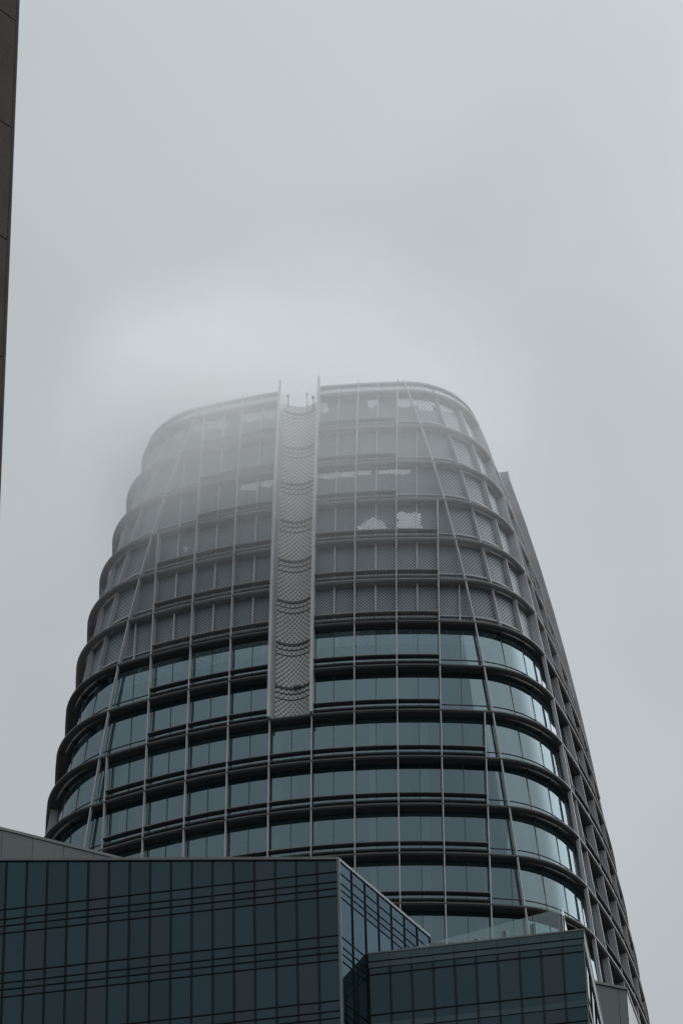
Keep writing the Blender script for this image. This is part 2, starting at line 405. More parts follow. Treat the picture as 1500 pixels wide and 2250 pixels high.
def is_open(p):
    x, y = px(p)
    if 786 <= x <= 850 and 1130 <= y <= 1164: return y > 1158 - 24 * (1 - abs(x - 820) / 34)
    for a, b, c, d in OPEN_BOXES:
        e_ = 6 * noise.noise(Vector((x * 0.13, y * 0.13, 3)))
        if a - 1 + e_ <= x <= c + 1 + e_ and b - 2 + e_ * .6 <= y <= d + 6 + e_ * .6: return True
    return False
def surf_cell(fn, k, nu, zt, zb, perf, uw, u0=0.0, halfs=(), transoms=(), jn=0.028):
    """a sheet between level k and k+1. fn(t, kk, ins, z) gives a point; returns MB (0 sheet, 1 bars, 2 open sheet, 3 pale bars)"""
    mb = MB(); nv = 1 if not perf else 20; nuu = nu if not perf else max(nu, int(uw / 0.15))
    def pt(t, v, ins=0.0):
        z = zt + (zb - zt) * v; kk = (Z0 - z) / H
        return fn(t, kk, ins, z)
    for i in range(nuu):
        for q in range(nv):
            t0, t1 = i / nuu, (i + 1) / nuu; v0, v1 = q / nv, (q + 1) / nv
            p = [pt(t0, v1), pt(t1, v1), pt(t1, v0), pt(t0, v0)]
            mi = 0
            if perf and is_open((p[0] + p[2]) / 2): mi = 2
            uvq = [(u0 + t0*uw, -(zt + (zb-zt)*v1)), (u0 + t1*uw, -(zt + (zb-zt)*v1)), (u0 + t1*uw, -(zt + (zb-zt)*v0)), (u0 + t0*uw, -(zt + (zb-zt)*v0))]
            mb.quad(*p, mi, uvq)
    for t in halfs:
        d = 0.05 if not perf else 0.26; wd = (0.022 if not perf else 0.045) / uw
        secs = []
        for v in (0, 1):
            tv = t(zt + (zb - zt) * v) if callable(t) else t
            secs.append([pt(tv - wd, v, -d), pt(tv + wd, v, -d), pt(tv + wd, v, 0.03), pt(tv - wd, v, 0.03)])
        mb.sweep(secs, mi=1 if not perf else 3)
    for t in (0, 1):
        wd = 0.035 / uw; tt = 0 if t == 0 else 1 - wd
        if not perf:
            secs = [[pt(tt, v, -jn), pt(tt + wd, v, -jn), pt(tt + wd, v, 0.03), pt(tt, v, 0.03)] for v in (0, 1)]
            mb.sweep(secs, mi=1)
    for zt_, hh, dd in transoms:
        secs = [[fn(i/6, (Z0 - zt_) / H, -dd, zt_ + hh/2), fn(i/6, (Z0 - zt_) / H, 0.03, zt_ + hh/2), fn(i/6, (Z0 - zt_) / H, 0.03, zt_ - hh/2), fn(i/6, (Z0 - zt_) / H, -dd, zt_ - hh/2)] for i in range(7)]
        mb.sweep(secs, mi=3)
    return mb

def face_fn(j, bl, br):
    return lambda t, kk, ins, z: FP(j, uval(bl, kk) + (uval(br, kk) - uval(bl, kk)) * t, kk, GI + ins, z)
def corner_fn(j, p0, p1):
    return lambda t, kk, ins, z: CP(j, p0 + (p1 - p0) * t, kk, GI + ins, z, extra=GX)
rest = MB(); rest_perf = MB()
def merge(dst, mb):
    o = len(dst.v); dst.v += mb.v; dst.uv += mb.uv; dst.f += [tuple(i + o for i in f) for f in mb.f]; dst.m += mb.m
MATS_G = [M_GLASS, M_DARK, M_OPEN, M_SHELF]; MATS_P = [M_PERF, M_DARK, M_OPEN, M_FIN]
for k in range(0, KD):
    perf = k < KG
    zt, zb = Z(k) - 0.2, Z(k + 1) + 0.06
    for j in range(4):
        bs = ulist(k)
        for a, b in zip(bs[:-1], bs[1:]):
            um = (uval(a, k + 1) + uval(b, k + 1)) / 2
            if k < KS and abs(um) < 0.5: continue
            if a[0] == 'u' and b[0] == 'u': hf = [0.5]
            else:
                hf = []
                for h in halves(k):
                    l0, r0 = uval(a, k), uval(b, k)
                    if l0 + 0.15 < h < r0 - 0.1: hf.append((h - l0) / (r0 - l0))
                # the half line stays vertical while the bay widens
                if hf:
                    h = hf[0] * (uval(b, k) - uval(a, k)) + uval(a, k)
                    hf = [lambda z, h=h, a=a, b=b: (h - uval(a, (Z0 - z)/H)) / (uval(b, (Z0 - z)/H) - uval(a, (Z0 - z)/H))]
            tr_ = []
            if not perf and (a[0] == 'c' or b[0] == 'c'): tr_ = [(Z(k+1) + 1.12, 0.05, 0.04), (Z(k+1) + 0.45, 0.05, 0.04)]
            if perf and (a[0] == 'c' or b[0] == 'c'): tr_ = [(Z(k+1) + 1.12, 0.10, 0.12), (Z(k+1) + 0.55, 0.10, 0.12)]
            mb = surf_cell(face_fn(j, a, b), k, 3, zt, zb, perf, max(0.5, uval(b, k+1) - uval(a, k+1)), uval(a, k), hf, tr_)
            mats = MATS_P if perf else MATS_G
            if j == 0 and perf: mb.build('perforated_sheet', mats, tower, sheet=True)
            elif j == 0 and k <= 12: mb.build('window', mats, tower, sheet=True)
            elif j == 1 and um < 0 and perf: mb.build('side_perforated_sheet', mats, tower, sheet=True)
            elif j == 1 and um < 1 and k <= KD: mb.build('side_window', mats, tower, sheet=True)
            else: merge(rest_perf if perf else rest, mb)
        for p0, p1 in zip(PHI[:-1], PHI[1:]):
            tr_ = [(Z(k+1) + 1.12, 0.05, 0.04), (Z(k+1) + 0.45, 0.05, 0.04)] if not perf else [(Z(k+1) + 1.12, 0.14, 0.14), (Z(k+1) + 0.6, 0.12, 0.12)]
            mb = surf_cell(corner_fn(j, p0, p1), k, 6, zt, zb, perf, 2.1, p0 * 6.7, (), tr_)
            mats = MATS_P if perf else MATS_G
            if j in (0, 3) and perf: mb.build('corner_perforated_sheet', mats, tower, sheet=True, smooth=False)
            elif j in (0, 3) and k <= 14: mb.build('corner_window', mats, tower, smooth=True)
            else: merge(rest_perf if perf else rest, mb)
rest.build('rear_window', MATS_G, tower, sheet=True, kind='stuff'); rest_perf.build('rear_perforated_sheet', MATS_P, tower, kind='stuff')

# parapet sheets above ring 0
for j in range(4):
    bs = ulist(0)
    for a, b in zip(bs[:-1], bs[1:]):
        um = (uval(a, 0) + uval(b, 0)) / 2
        if abs(um) < 0.5: continue
        fn = lambda t, kk, ins, z, a=a, b=b: FP(j, uval(a, kk) + (uval(b, kk) - uval(a, kk)) * t, kk, 0.18 + ins, z)
        mb = MB(); zt, zb = rz - 0.1, Z0 + 0.08; uw = uval(b, 0) - uval(a, 0); n = max(2, int(uw / 0.3))
        for i in range(n):
            for q, (z0_, z1_, mi) in enumerate(((zt, zt - 0.30, 0), (zt - 0.30, zt - 0.72, 2), (zt - 0.72, zb, 0))):
                t0, t1 = i / n, (i + 1) / n
                mb.quad(*[fn(tt, (Z0 - zz) / H, 0, zz) for tt, zz in ((t0, z1_), (t1, z1_), (t1, z0_), (t0, z0_))], mi,
                        [(uval(a, 0) + tt * uw, -zz) for tt, zz in ((t0, z1_), (t1, z1_), (t1, z0_), (t0, z0_))])
        if a[0] == 'u' and b[0] == 'u':
            mb.sweep([[fn(.5 - .015, (Z0-zz)/H, -.1, zz), fn(.5 + .015, (Z0-zz)/H, -.1, zz), fn(.5 + .015, (Z0-zz)/H, .03, zz), fn(.5 - .015, (Z0-zz)/H, .03, zz)] for zz in (zt, zb)], mi=3)
        mb.build('parapet_sheet', MATS_P, tower, sheet=True)
    for p0, p1 in zip(PHI[:-1], PHI[1:]):
        mb = MB(); n = 8
        for i in range(n):
            for (z0_, z1_, mi) in ((rz - .1, rz - 0.4, 0), (rz - 0.4, rz - 0.82, 2), (rz - 0.82, Z0 + .08, 0)):
                t0, t1 = i / n, (i + 1) / n
                mb.quad(*[CP(j, p0 + (p1-p0)*tt, (Z0 - zz)/H, 0.18, zz) for tt, zz in ((t0, z1_), (t1, z1_), (t1, z0_), (t0, z0_))], mi,
                        [((p0 + (p1-p0)*tt) * 6.5, -zz) for tt, zz in ((t0, z1_), (t1, z1_), (t1, z0_), (t0, z0_))])
        mb.build('parapet_sheet', MATS_P, tower, sheet=True)

# light shelves between the fins: upper blade and lower tube, one part per storey and side
for k in range(0, KD):
    for j in range(4):
        ms_ = majors(k); um = ms_[-1]
        spans = [(-um, um)] if k >= KS else [(-um, -B / 2), (B / 2, um)]
        for (ua, ub) in spans:
            for nm, zz, prof in (('upper_sunshade', Z(k+1) + 1.12, [(0.05, 0.05), (0.03, -0.03), (0.12, -0.08), (0.50, -0.06), (0.50, 0.03)]),
                                 ('lower_sunshade', Z(k+1) + 0.47, [(0.14, 0.07), (0.08, 0.0), (0.14, -0.08), (0.30, -0.09), (0.34, 0.0), (0.28, 0.07)])):
                mb = MB(); secs = []
                n = max(2, int((ub - ua) / 1.5)); kk = (Z0 - zz) / H
                for i in range(n + 1): secs.append([FP(j, ua + (ub - ua) * i / n, kk, ins, zz + dz) for ins, dz in prof])
                mb.sweep(secs)
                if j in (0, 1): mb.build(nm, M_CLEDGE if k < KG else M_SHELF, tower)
                else: mb.build('rear_sunshade', M_SHELF, tower) if k < 12 else None

# interior: dark core behind the glazed storeys, slabs in the crown
mb = MB()
def loop(k, ins): return perim(k, lambda j, u: FP(j, u, k, ins), lambda j, ph: CP(j, ph, k, ins))
for k in range(6, KD):
    a, b = loop(k, 2.6), loop(k + 1, 2.6)
    for i in range(len(a)): mb.quad(b[i], b[(i+1) % len(a)], a[(i+1) % len(a)], a[i])
cap = loop(6, 2.6); i0 = len(mb.v); mb.v += [tuple(p) for p in cap]; mb.uv += [(0, 0)] * len(cap); mb.f.append(tuple(range(i0, i0 + len(cap)))); mb.m.append(0)
mb.build('inner_core', M_CORE, tower)
mb = MB()
for k in (1, 4, 5):
    for j in range(4):
        mb = MB(); pg = [(GI + 0.03, 0.04), (GI + 0.03, -0.2), (1.15, -0.2), (1.15, 0.04)]
        mb.sweep(ring_secs(j, k, pg, pg, Z(k), 0.5 * B + .12)); mb.build('crown_gantry', M_CORE, tower)

for u in (4.5 * B, -4.5 * B + 1.0, -0.5 * B + .4, 1.5 * B + 1.3, 3.5 * B - 1.2):
    for k in range(8, 13):
        if abs(u) + .6 > C_(k): continue
        mb = MB(); secs = []
        for kk in (k, k + 1): secs.append([FP(0, u - .28, kk, .86), FP(0, u + .28, kk, .86), FP(0, u + .28, kk, 1.8), FP(0, u - .28, kk, 1.8)])
        mb.sweep(secs); mb.build('interior_column', M_ROOM, tower)
for k in range(8, 14):
    pg = [(GI + 0.12, 0.02), (GI + 0.12, -0.5), (2.55, -0.5), (2.55, 0.02)]
    mb = MB(); secs = []
    for j in range(4): secs += ring_secs(j, k, pg, [(a + GX, b) for a, b in pg], Z(k), 0.0)[:-1]
    mb.sweep(secs, closed=True); mb.build('ceiling_slab', M_ROOM if k % 3 else M_CORE, tower)

# the slot: a concave pressed sheet between two deep fins on each side
def slot_fn(j, k, ins=0.0):
    def f(t, zz=None):
        u = (-0.5 + t) * (B - 0.24); kk = k
        return FP(j, u, kk, 1.30 + 0.62 * (1 - (2*t - 1)**2) + ins, Z(k) if zz is None else zz)
    return f
for j in range(4):
    nm = 'slot_sheet'
    nseg = 12
    def srow(k, ins=0.0): f = slot_fn(j, k, ins); return [f(i / nseg) for i in range(nseg + 1)]
    ss = None
    top = -1.05 / H
    ks = [top, 0.0] + [k / 1.0 for k in range(1, KS + 1)]
    for a, b in zip(ks[:-1], ks[1:]):
        mb = MB(); ra, rb = srow(a), srow(b)
        for i in range(nseg):
            uvs = [((i + e_) / nseg * 3.3, zz) for e_, zz in ((0, -Z(b)), (1, -Z(b)), (1, -Z(a)), (0, -Z(a)))]
            mb.quad(rb[i], rb[i+1], ra[i+1], ra[i], 0, uvs)
        if j in (0, 1): sh = mb.build(nm, M_SLOT, tower, smooth=True)
        else: sh = mb.build('rear_slot_sheet', M_SLOT, tower, smooth=True)
    for k in range(0, KS + 1):
        for dz, hh, dp_ in ((0.0, 0.16, 0.09), (-0.62, 0.05, 0.05), (-1.22, 0.05, 0.05)):
            kk = k - dz / H
            if k == 0 and dz < -0.9: continue
            secs = []
            for i in range(nseg + 1):
                f = slot_fn(j, kk, -dp_); g_ = slot_fn(j, kk, 0.03); zz = Z(kk)
                secs.append([f(i/nseg, zz - hh), g_(i/nseg, zz - hh), g_(i/nseg, zz + hh*0.3), f(i/nseg, zz + hh*0.3)])
            lines = MB(); lines.sweep(secs); lines.build('slot_rib', M_LEDGE, tower)
# small pale hatch on the slot sheet
mb = MB(); kk = 7.0
p = FP(0, 0.15, kk, 1.62); mb.box(p.x - 0.24, p.x + 0.24, p.y - 0.12, p.y + 0.1, p.z - 0.05, p.z + 0.26)
mb.build('access_box', M_FIN, tower)

# plain storeys below the detailed part, down to the street
mb = MB()
kend = Z0 / H
ks = list(range(KD, int(kend) + 1)) + [kend]
for a_, b_ in zip(ks[:-1], ks[1:]):
    a, b = loop(a_, GI), loop(b_, GI)
    for i in range(len(a)): mb.quad(b[i], b[(i+1) % len(a)], a[(i+1) % len(a)], a[i])
    o_, i_ = loop(b_, 0), loop(b_, GI)
    if b_ < kend:
        n = len(o_)
        for i in range(n):
            q = [o_[i], o_[(i+1) % n], i_[(i+1) % n], i_[i]]
            d1, d2 = Vector((0, 0, .1)), Vector((0, 0, -.15))
            mb.quad(q[0]+d1, q[1]+d1, q[2]+d1, q[3]+d1, 1); mb.quad(q[0]+d2, q[3]+d2, q[2]+d2, q[1]+d2, 1); mb.quad(q[0]+d2, q[1]+d2, q[1]+d1, q[0]+d1, 1)
mb.build('lower_storeys', [M_GLASS, M_LEDGE], tower, sheet=True)

# ---------------------------------------------------------------- things on the crown
def cyl(mb, x, y, z0, z1, r0, r1=None, n=12, mi=0):
    r1 = r0 if r1 is None else r1
    A = [(x + r0 * math.cos(2*math.pi*i/n), y + r0 * math.sin(2*math.pi*i/n), z0) for i in range(n)]
    Bq = [(x + r1 * math.cos(2*math.pi*i/n), y + r1 * math.sin(2*math.pi*i/n), z1) for i in range(n)]
    mb.sweep([A, Bq], mi=mi)
pt = FP(0, 0.35, -1.05 / H, 1.45)
ob = thing('obstruction_light', 'red aviation lamp on a thin pole above the perforated slot', 'warning light', (pt.x, pt.y, pt.z - 1.4))
mb = MB(); cyl(mb, 0, 0, 0, 2.15, 0.035); mb.build('pole', M_DARK, ob)
mb = MB(); cyl(mb, 0, 0, 2.15, 2.22, 0.08, 0.10); cyl(mb, 0, 0, 2.22, 2.42, 0.085, 0.06); mb.build('red_lamp', M_RED, ob)
pt = FP(0, 0.85, -1.05 / H, 1.45)
ob = thing('roof_camera', 'small grey domed camera on a bracket right of the red lamp', 'security camera', (pt.x, pt.y, pt.z - 1.0))
mb = MB(); cyl(mb, 0, 0, 0, 1.3, 0.05); mb.build('bracket', M_DARK, ob)
mb = MB(); cyl(mb, 0, 0, 1.25, 1.33, 0.06, 0.13); cyl(mb, 0, 0, 1.33, 1.5, 0.13, 0.12); cyl(mb, 0, 0, 1.5, 1.66, 0.12, 0.03); mb.build('dome', M_PANEL, ob)
pt = FP(0, -1.15, -1.05 / H, 1.2)
ob = thing('roof_lamp', 'stubby grey lamp housing beside the left deep fin of the slot', 'roof light', (pt.x, pt.y, pt.z - 0.5))
mb = MB(); cyl(mb, 0, 0, 0, 1.0, 0.07); mb.build('stem', M_PANEL, ob)
mb = MB(); cyl(mb, 0, 0, 1.0, 1.12, 0.09, 0.16); cyl(mb, 0, 0, 1.12, 1.35, 0.16, 0.08); mb.build('housing', M_PANEL, ob)

# ---------------------------------------------------------------- lower buildings
def hdir(h): return Vector((math.sin(R_(h)), math.cos(R_(h)), 0))
def campos(az, dist): return Vector((CAMP.x, CAMP.y, 0)) + hdir(az) * dist
def curtain(parent, P0, dr, length, ztopf, ncols, zlines, matg, name='window', nrows=4, out=None, zfloor=4.0, barw=0.10, rowz=None, base=0.0, wname=None, lw=0.055, dbl=True, extra_cols=0):
    """glazed wall starting at P0 going along dr (unit), outward normal out"""
    pw = length / ncols
    def W(s, z, o): q = P0 + dr * s + out * o; return (q.x, q.y, z)
    zr = rowz
    for c in range(ncols):
        for r in range(nrows):
            z1, z0_ = zr[r], zr[r+1]
            s0, s1 = c * pw, (c + 1) * pw
            za, zb = (ztopf(s0), ztopf(s1)) if r == 0 else (z1, z1)
            mb = MB(); ins = random.uniform(-0.004, 0.004)
            mb.quad(W(s0, z0_, ins), W(s1, z0_, -ins), W(s1, zb, -ins), W(s0, za, ins))
            mb.build(wname or name, matg, parent, sheet=True)
    # bars: verticals (a pair of thin dark strips) and horizontals
    zend = zr[nrows]
    for c in range(ncols + 1):
        mb = MB(); s = c * pw
        for o in ((-0.035, 0.035) if dbl else (0,)):
            wv = 0.014 if dbl else barw / 2
            a0, a1 = s + o - wv, s + o + wv
            if a0 < 0.0: a0 = 0.0; a1 = max(a1, 0.04)
            if a1 > length: a1 = length; a0 = min(a0, length - 0.04)
            mb.hexa([W(a0, zend, 0.06), W(a1, zend, 0.06), W(a1, zend, 0.0), W(a0, zend, 0.0), W(a0, ztopf(s), 0.06), W(a1, ztopf(s), 0.06), W(a1, ztopf(s), 0.0), W(a0, ztopf(s), 0.0)])
        mb.build('mullion', M_AGRID, parent)
    for z in zlines:
        sa, sb = 0.0, length
        mb = MB(); mb.hexa([W(sa, z - lw/2, 0.035), W(sb, z - lw/2, 0.035), W(sb, z - lw/2, -0.01), W(sa, z - lw/2, -0.01), W(sa, z + lw/2, 0.035), W(sb, z + lw/2, 0.035), W(sb, z + lw/2, -0.01), W(sa, z + lw/2, -0.01)])
        mb.build('transom', M_AGRID, parent)
def prism(name, pts, ztops, z0, matw, parent, kind=None, mroof=None, ground=0.0):
    mb = MB(); n = len(pts)
    for i in range(n):
        a, b = pts[i], pts[(i+1) % n]; za, zb = ztops[i], ztops[(i+1) % n]
        mb.quad((a.x, a.y, z0), (b.x, b.y, z0), (b.x, b.y, zb), (a.x, a.y, za))
    i0 = len(mb.v); mb.v += [(p.x, p.y, z) for p, z in zip(pts, ztops)]; mb.uv += [(0, 0)] * n; mb.f.append(tuple(range(i0, i0 + n))); mb.m.append(1 if mroof else 0)
    return mb.build(name, [matw, mroof] if mroof else matw, parent)

# block A: dark glazed office block, lower left
CA = campos(-8.407, 190.0); ZA = 148.62
da = hdir(90); dr = hdir(26.2); LA = 8.12
EA = CA + dr * LA
wA = 1.065; nA = 18
slopeA = 2.40 / 17.4
M_ARGLASS = bpy.data.materials.new('blue mirrored office glass'); M_ARGLASS.use_nodes = True
t = M_ARGLASS.node_tree; t.nodes.clear()
oi = t.nodes.new('ShaderNodeObjectInfo'); ra = t.nodes.new('ShaderNodeValToRGB')
ra.color_ramp.elements[0].color = (0.020, 0.032, 0.041, 1); ra.color_ramp.elements[1].color = (0.027, 0.041, 0.051, 1)
gl = t.nodes.new('ShaderNodeBsdfGlossy'); gl.inputs['Roughness'].default_value = 0.04
df = t.nodes.new('ShaderNodeBsdfDiffuse'); df.inputs[0].default_value = (0.010, 0.020, 0.026, 1)
asd = t.nodes.new('ShaderNodeAddShader'); mo = t.nodes.new('ShaderNodeOutputMaterial')
t.links.new(oi.outputs['Random'], ra.inputs[0]); t.links.new(ra.outputs[0], gl.inputs[0])
t.links.new(gl.outputs[0], asd.inputs[0]); t.links.new(df.outputs[0], asd.inputs[1]); t.links.new(asd.outputs[0], mo.inputs[0])
blockA = thing('dark_office_block', 'dark teal glazed office block with sloping roofline filling the lower left', 'office building', (CA.x, CA.y, 0))
blk = blockA; OFF = Vector((CA.x, CA.y, 0))
class PB:     # parent proxy: parts are built in world space then rebased
    pass
def rebase(parent):
    for o in bpy.data.objects:
        if o.parent == parent and o.type == 'MESH' and not o.get('_rb'):
            o.location = -Vector(parent.location) + Vector(o.location)
            o['_rb'] = 1
leftP = CA - da * (wA * nA)
ztA = lambda s: ZA + slopeA * (wA * nA - s)          # s measured from leftP towards the corner
rowsA = [0, ZA - 2.28, ZA - 6.25, ZA - 10.22, ZA - 14.19]
rowz = [ZA] + rowsA[1:]
lnA = [ZA - v - 3.97 * r for r in range(4) for v in (0.74, 1.36, 1.78, 2.24)][:14]
outA = Vector((0, -1, 0)); outR = Vector((dr.y, -dr.x, 0))
curtain(blockA, leftP, da, wA * nA, ztA, nA, lnA, M_AGLASS, nrows=4, out=outA, rowz=rowz)
curtain(blockA, CA, dr, LA, lambda s: ZA, 7, lnA, M_ARGLASS, nrows=4, out=outR, rowz=rowz, dbl=False, barw=0.04, lw=0.045)
# body behind the glazing
farL = leftP - da * 24
bodyp = [farL + Vector((0, .03, 0)), CA + Vector((0, .03, 0)) - outR * .03, EA - outR * .03, Vector((8, CA.y + 28, 0)), Vector((farL.x, CA.y + 28, 0))]
zl = ZA + slopeA * (wA * nA + 24)
prism('wall', bodyp, [zl - .05, ZA - .05, ZA - .05, ZA - .05, zl - .05], 0, M_AGLASS, blockA, mroof=M_ROOF)
# coping
def coping(parent, Pa, Pb, za, zb, out, h=0.16, o=0.10, b=0.25, matl=M_COPE, name='coping', seams=0):
    mb = MB(); q = []
    for (p, z) in ((Pa, za), (Pb, zb)):
        q.append([p + out * o + Vector((0, 0, z - 0.02)), p - out * b + Vector((0, 0, z - 0.02)), p - out * b + Vector((0, 0, z + h)), p + out * o + Vector((0, 0, z + h))])
    mb.sweep(q); return mb.build(name, matl, parent)
coping(blockA, farL, CA + da * 0.0, zl, ZA, outA, h=0.14)
coping(blockA, CA, EA, ZA, ZA, outR, h=0.14, o=0.06)
# corner post
mb = MB(); c_ = CA + (outA + outR).normalized() * 0.06
mb.box(c_.x - .07, c_.x + .07, c_.y - .07, c_.y + .07, ZA - 16, ZA - 0.03); mb.build('corner_post', M_COPE, blockA)
rebase(blockA)

# penthouse screen wall behind block A (upper left, plain grey metal)
P0 = campos(-13.54, 205.0); ZP = 1.7 + 205 * math.tan(R_(38.064)); dP = hdir(57.1); oP = Vector((dP.y, -dP.x, 0))
pent = thing('penthouse_screen', 'plain grey metal screen wall rising behind the dark block at far left', 'plant enclosure', (P0.x, P0.y, ZA))
def panel_wall(parent, P, d, o, L0, L1, pw, ztop, zbot, name='cladding_panel'):
    s = L0
    while s < L1 - 0.01:
        e_ = min(s + pw, L1); mb = MB(); a = P + d * (s + .012); b = P + d * (e_ - .012)
        q = [a, b, b - o * .08, a - o * .08]
        mb.hexa([Vector((v.x, v.y, zbot)) for v in q] + [Vector((v.x, v.y, ztop)) for v in q]); mb.build(name, M_PANEL, parent); s = e_
panel_wall(pent, P0, dP, oP, -12.3, 13, 1.78, ZP, ZA - 1)
a, b = P0 - dP * 12.3 - oP * .1, P0 + dP * 13 - oP * .1
prism('backing', [a, b, b - oP * 1.2, a - oP * 1.2], [ZP - .05] * 4, ZA - 1, M_AGRID, pent)
coping(pent, P0 - dP * 12.3, P0 + dP * 13, ZP, ZP, oP, h=0.16, o=0.05, b=1.4)
rebase(pent)

# wing B: lower glazed wing with pale spandrel bands
BL = campos(-7.9986, 191.96); BRx = campos(-4.7753, 190.75)
LB = (BRx - BL).length; dB = hdir(90); ZB = 144.1
BR = BL + dB * LB; depthB = 11.0
wing = thing('banded_office_wing', 'lower glazed office wing with pale spandrel bands at bottom right', 'office building', (BL.x, BL.y, 0))
nB = 10
rB = [ZB - 0.86, ZB - 4.26, ZB - 8.3]
lnB = [ZB - 1.26, ZB - 3.72, ZB - 5.45, ZB - 7.9]
outB = Vector((0, -1, 0))
BL2 = BL + Vector((0.03, 0, 0))
curtain(wing, BL2, dB, LB - 0.03, lambda s: ZB - 0.86, nB, lnB, M_AGLASS, nrows=2, out=outB, rowz=rB)
outE = Vector((1, 0, 0))
curtain(wing, BR, Vector((0, 1, 0)), depthB, lambda s: ZB - 0.86, 5, lnB, M_AGLASS, nrows=2, out=outE, rowz=rB, wname='end_window', dbl=False, barw=.05)
prism('wall', [BL + Vector((.06, .04, 0)), BR + Vector((-.04, .04, 0)), BR + Vector((-.04, depthB, 0)), Vector((19.4, BR.y + depthB, 0)), EA + Vector((.1, -.02, 0)) + outR * .12],
      [ZB - .03] * 5, 0, M_AGLASS, wing, mroof=M_ROOF)
def band(z1, z0_, o=0.045, name='spandrel_band', matl=M_BAND):
    n = nB; L_ = LB
    for i in range(n):
        a = BL2.x + L_ / n * i + 0.008; b = BL2.x + L_ / n * (i + 1) - 0.008 - (0.03 if i == n - 1 else 0)
        mb = MB(); mb.box(a, b, BL.y - o, BL.y + 0.02, z0_, z1); mb.build(name, matl, wing)
    mb = MB(); mb.box(BR.x - .02, BR.x + o, BR.y - o, BR.y + depthB, z0_, z1); mb.build('end_band', matl, wing)
band(ZB, ZB - 0.44); band(ZB - 0.53, ZB - 0.84); band(ZB - 4.26, ZB - 4.6)
mb = MB(); mb.box(BL2.x, BR.x + .03, BL.y - .02, BL.y + .02, ZB - .53, ZB - .44); mb.build('shadow_gap', M_AGRID, wing)
coping(wing, BL2, BR, ZB + 0.02, ZB + 0.02, outB, h=0.07, o=0.07)
coping(wing, BR + Vector((0, .0, 0)), BR + Vector((0, depthB, 0)), ZB + 0.025, ZB + 0.025, outE, h=0.07, o=0.07)
mb = MB(); mb.box(BR.x - .03, BR.x + .03, BR.y - .075, BR.y - .035, ZB - 10, ZB - .86); mb.build('corner_post', M_COPE, wing)
rebase(wing)

# plant room C behind the wing
PCc = campos(-4.1947, 215.0); ZC = 1.7 + 215 * math.tan(R_(36.008)); dC = hdir(61.1); oC = Vector((dC.y, -dC.x, 0)); dS = hdir(5.5); oS = Vector((dS.y, -dS.x, 0))
plant = thing('grey_plant_room', 'grey metal clad plant room between the banded wing and the tower', 'rooftop building', (PCc.x, PCc.y, 0))
panel_wall(plant, PCc - dC * 11, dC, oC, 0, 11, 1.75, ZC, ZC - 16)
panel_wall(plant, PCc, dS, oS, 0.1, 9, 1.75, ZC, ZC - 16, name='side_cladding_panel')
a = PCc - dC * 11
prism('wall', [a - oC * .1, PCc - oC * .1 - oS * .1, PCc + dS * 9 - oS * .1, a + dS * 9], [ZC - .05] * 4, 0, M_PANEL, plant, mroof=M_ROOF)
coping(plant, a, PCc + oS * .05, ZC, ZC, oC, h=0.14, o=0.05); coping(plant, PCc + dS * .1, PCc + dS * 9, ZC + .003, ZC + .003, oS, h=0.14, o=0.05)
rebase(plant)

# glass wind screen on the roof of wing B
SA = Vector((BL.x + 0.75, BL.y + 3.2, 0))
SBp = Vector((BR.x - 1.15, BL.y + 1.05, 0))
dG = (SBp - SA).normalized(); oG = Vector((dG.y, -dG.x, 0)); LG = (SBp - SA).length
screen = thing('glass_wind_screen', 'row of clear glass wind screen panels standing on the banded wing roof', 'glass screen', (SA.x, SA.y, ZB))
ZG = ZB + 2.35
npan = 6
for i in range(npan):
    a = SA + dG * (LG * i / npan + .03); b = SA + dG * (LG * (i + 1) / npan - .03)
    mb = MB(); q = [a, b, b - oG * .025, a - oG * .025]
    mb.hexa([Vector((v.x, v.y, ZB + .08)) for v in q] + [Vector((v.x, v.y, ZG)) for v in q]); mb.build('glass_panel', M_CLEAR, screen)
for i in range(npan + 1):
    a = SA + dG * (LG * i / npan)
    mb = MB(); q = [a - dG * .17 - oG * .04, a + dG * .17 - oG * .04, a + dG * .17 - oG * .10, a - dG * .17 - oG * .10]
    mb.hexa([Vector((v.x, v.y, ZB)) for v in q] + [Vector((v.x, v.y, ZG - .45)) for v in q]); mb.build('steel_post', M_PANEL, screen)
q = [SBp + Vector((.06, 0, 0)), SBp + Vector((.10, 0, 0)), SBp + Vector((.10, 2.6, 0)), SBp + Vector((.06, 2.6, 0))]
mb = MB(); mb.hexa([Vector((v.x, v.y, ZB + .02)) for v in q] + [Vector((v.x, v.y, ZG + .05)) for v in q]); mb.build('return_panel', M_WPANEL, screen)
rebase(screen)
# little fittings on roofs
pv = CA + Vector((-0.75, 0.35, 0))
ob = thing('roof_sensor', 'small pale domed sensor on the roof edge near the dark block corner', 'roof sensor', (pv.x, pv.y, ZA + .14))
mb = MB(); cyl(mb, 0, 0, 0, .12, .12, .12); cyl(mb, 0, 0, .12, .22, .12, .05); mb.build('dome', M_FIN, ob)
mb = MB(); cyl(mb, .4, 0, 0, .3, .02); mb.build('rod', M_PANEL, ob)

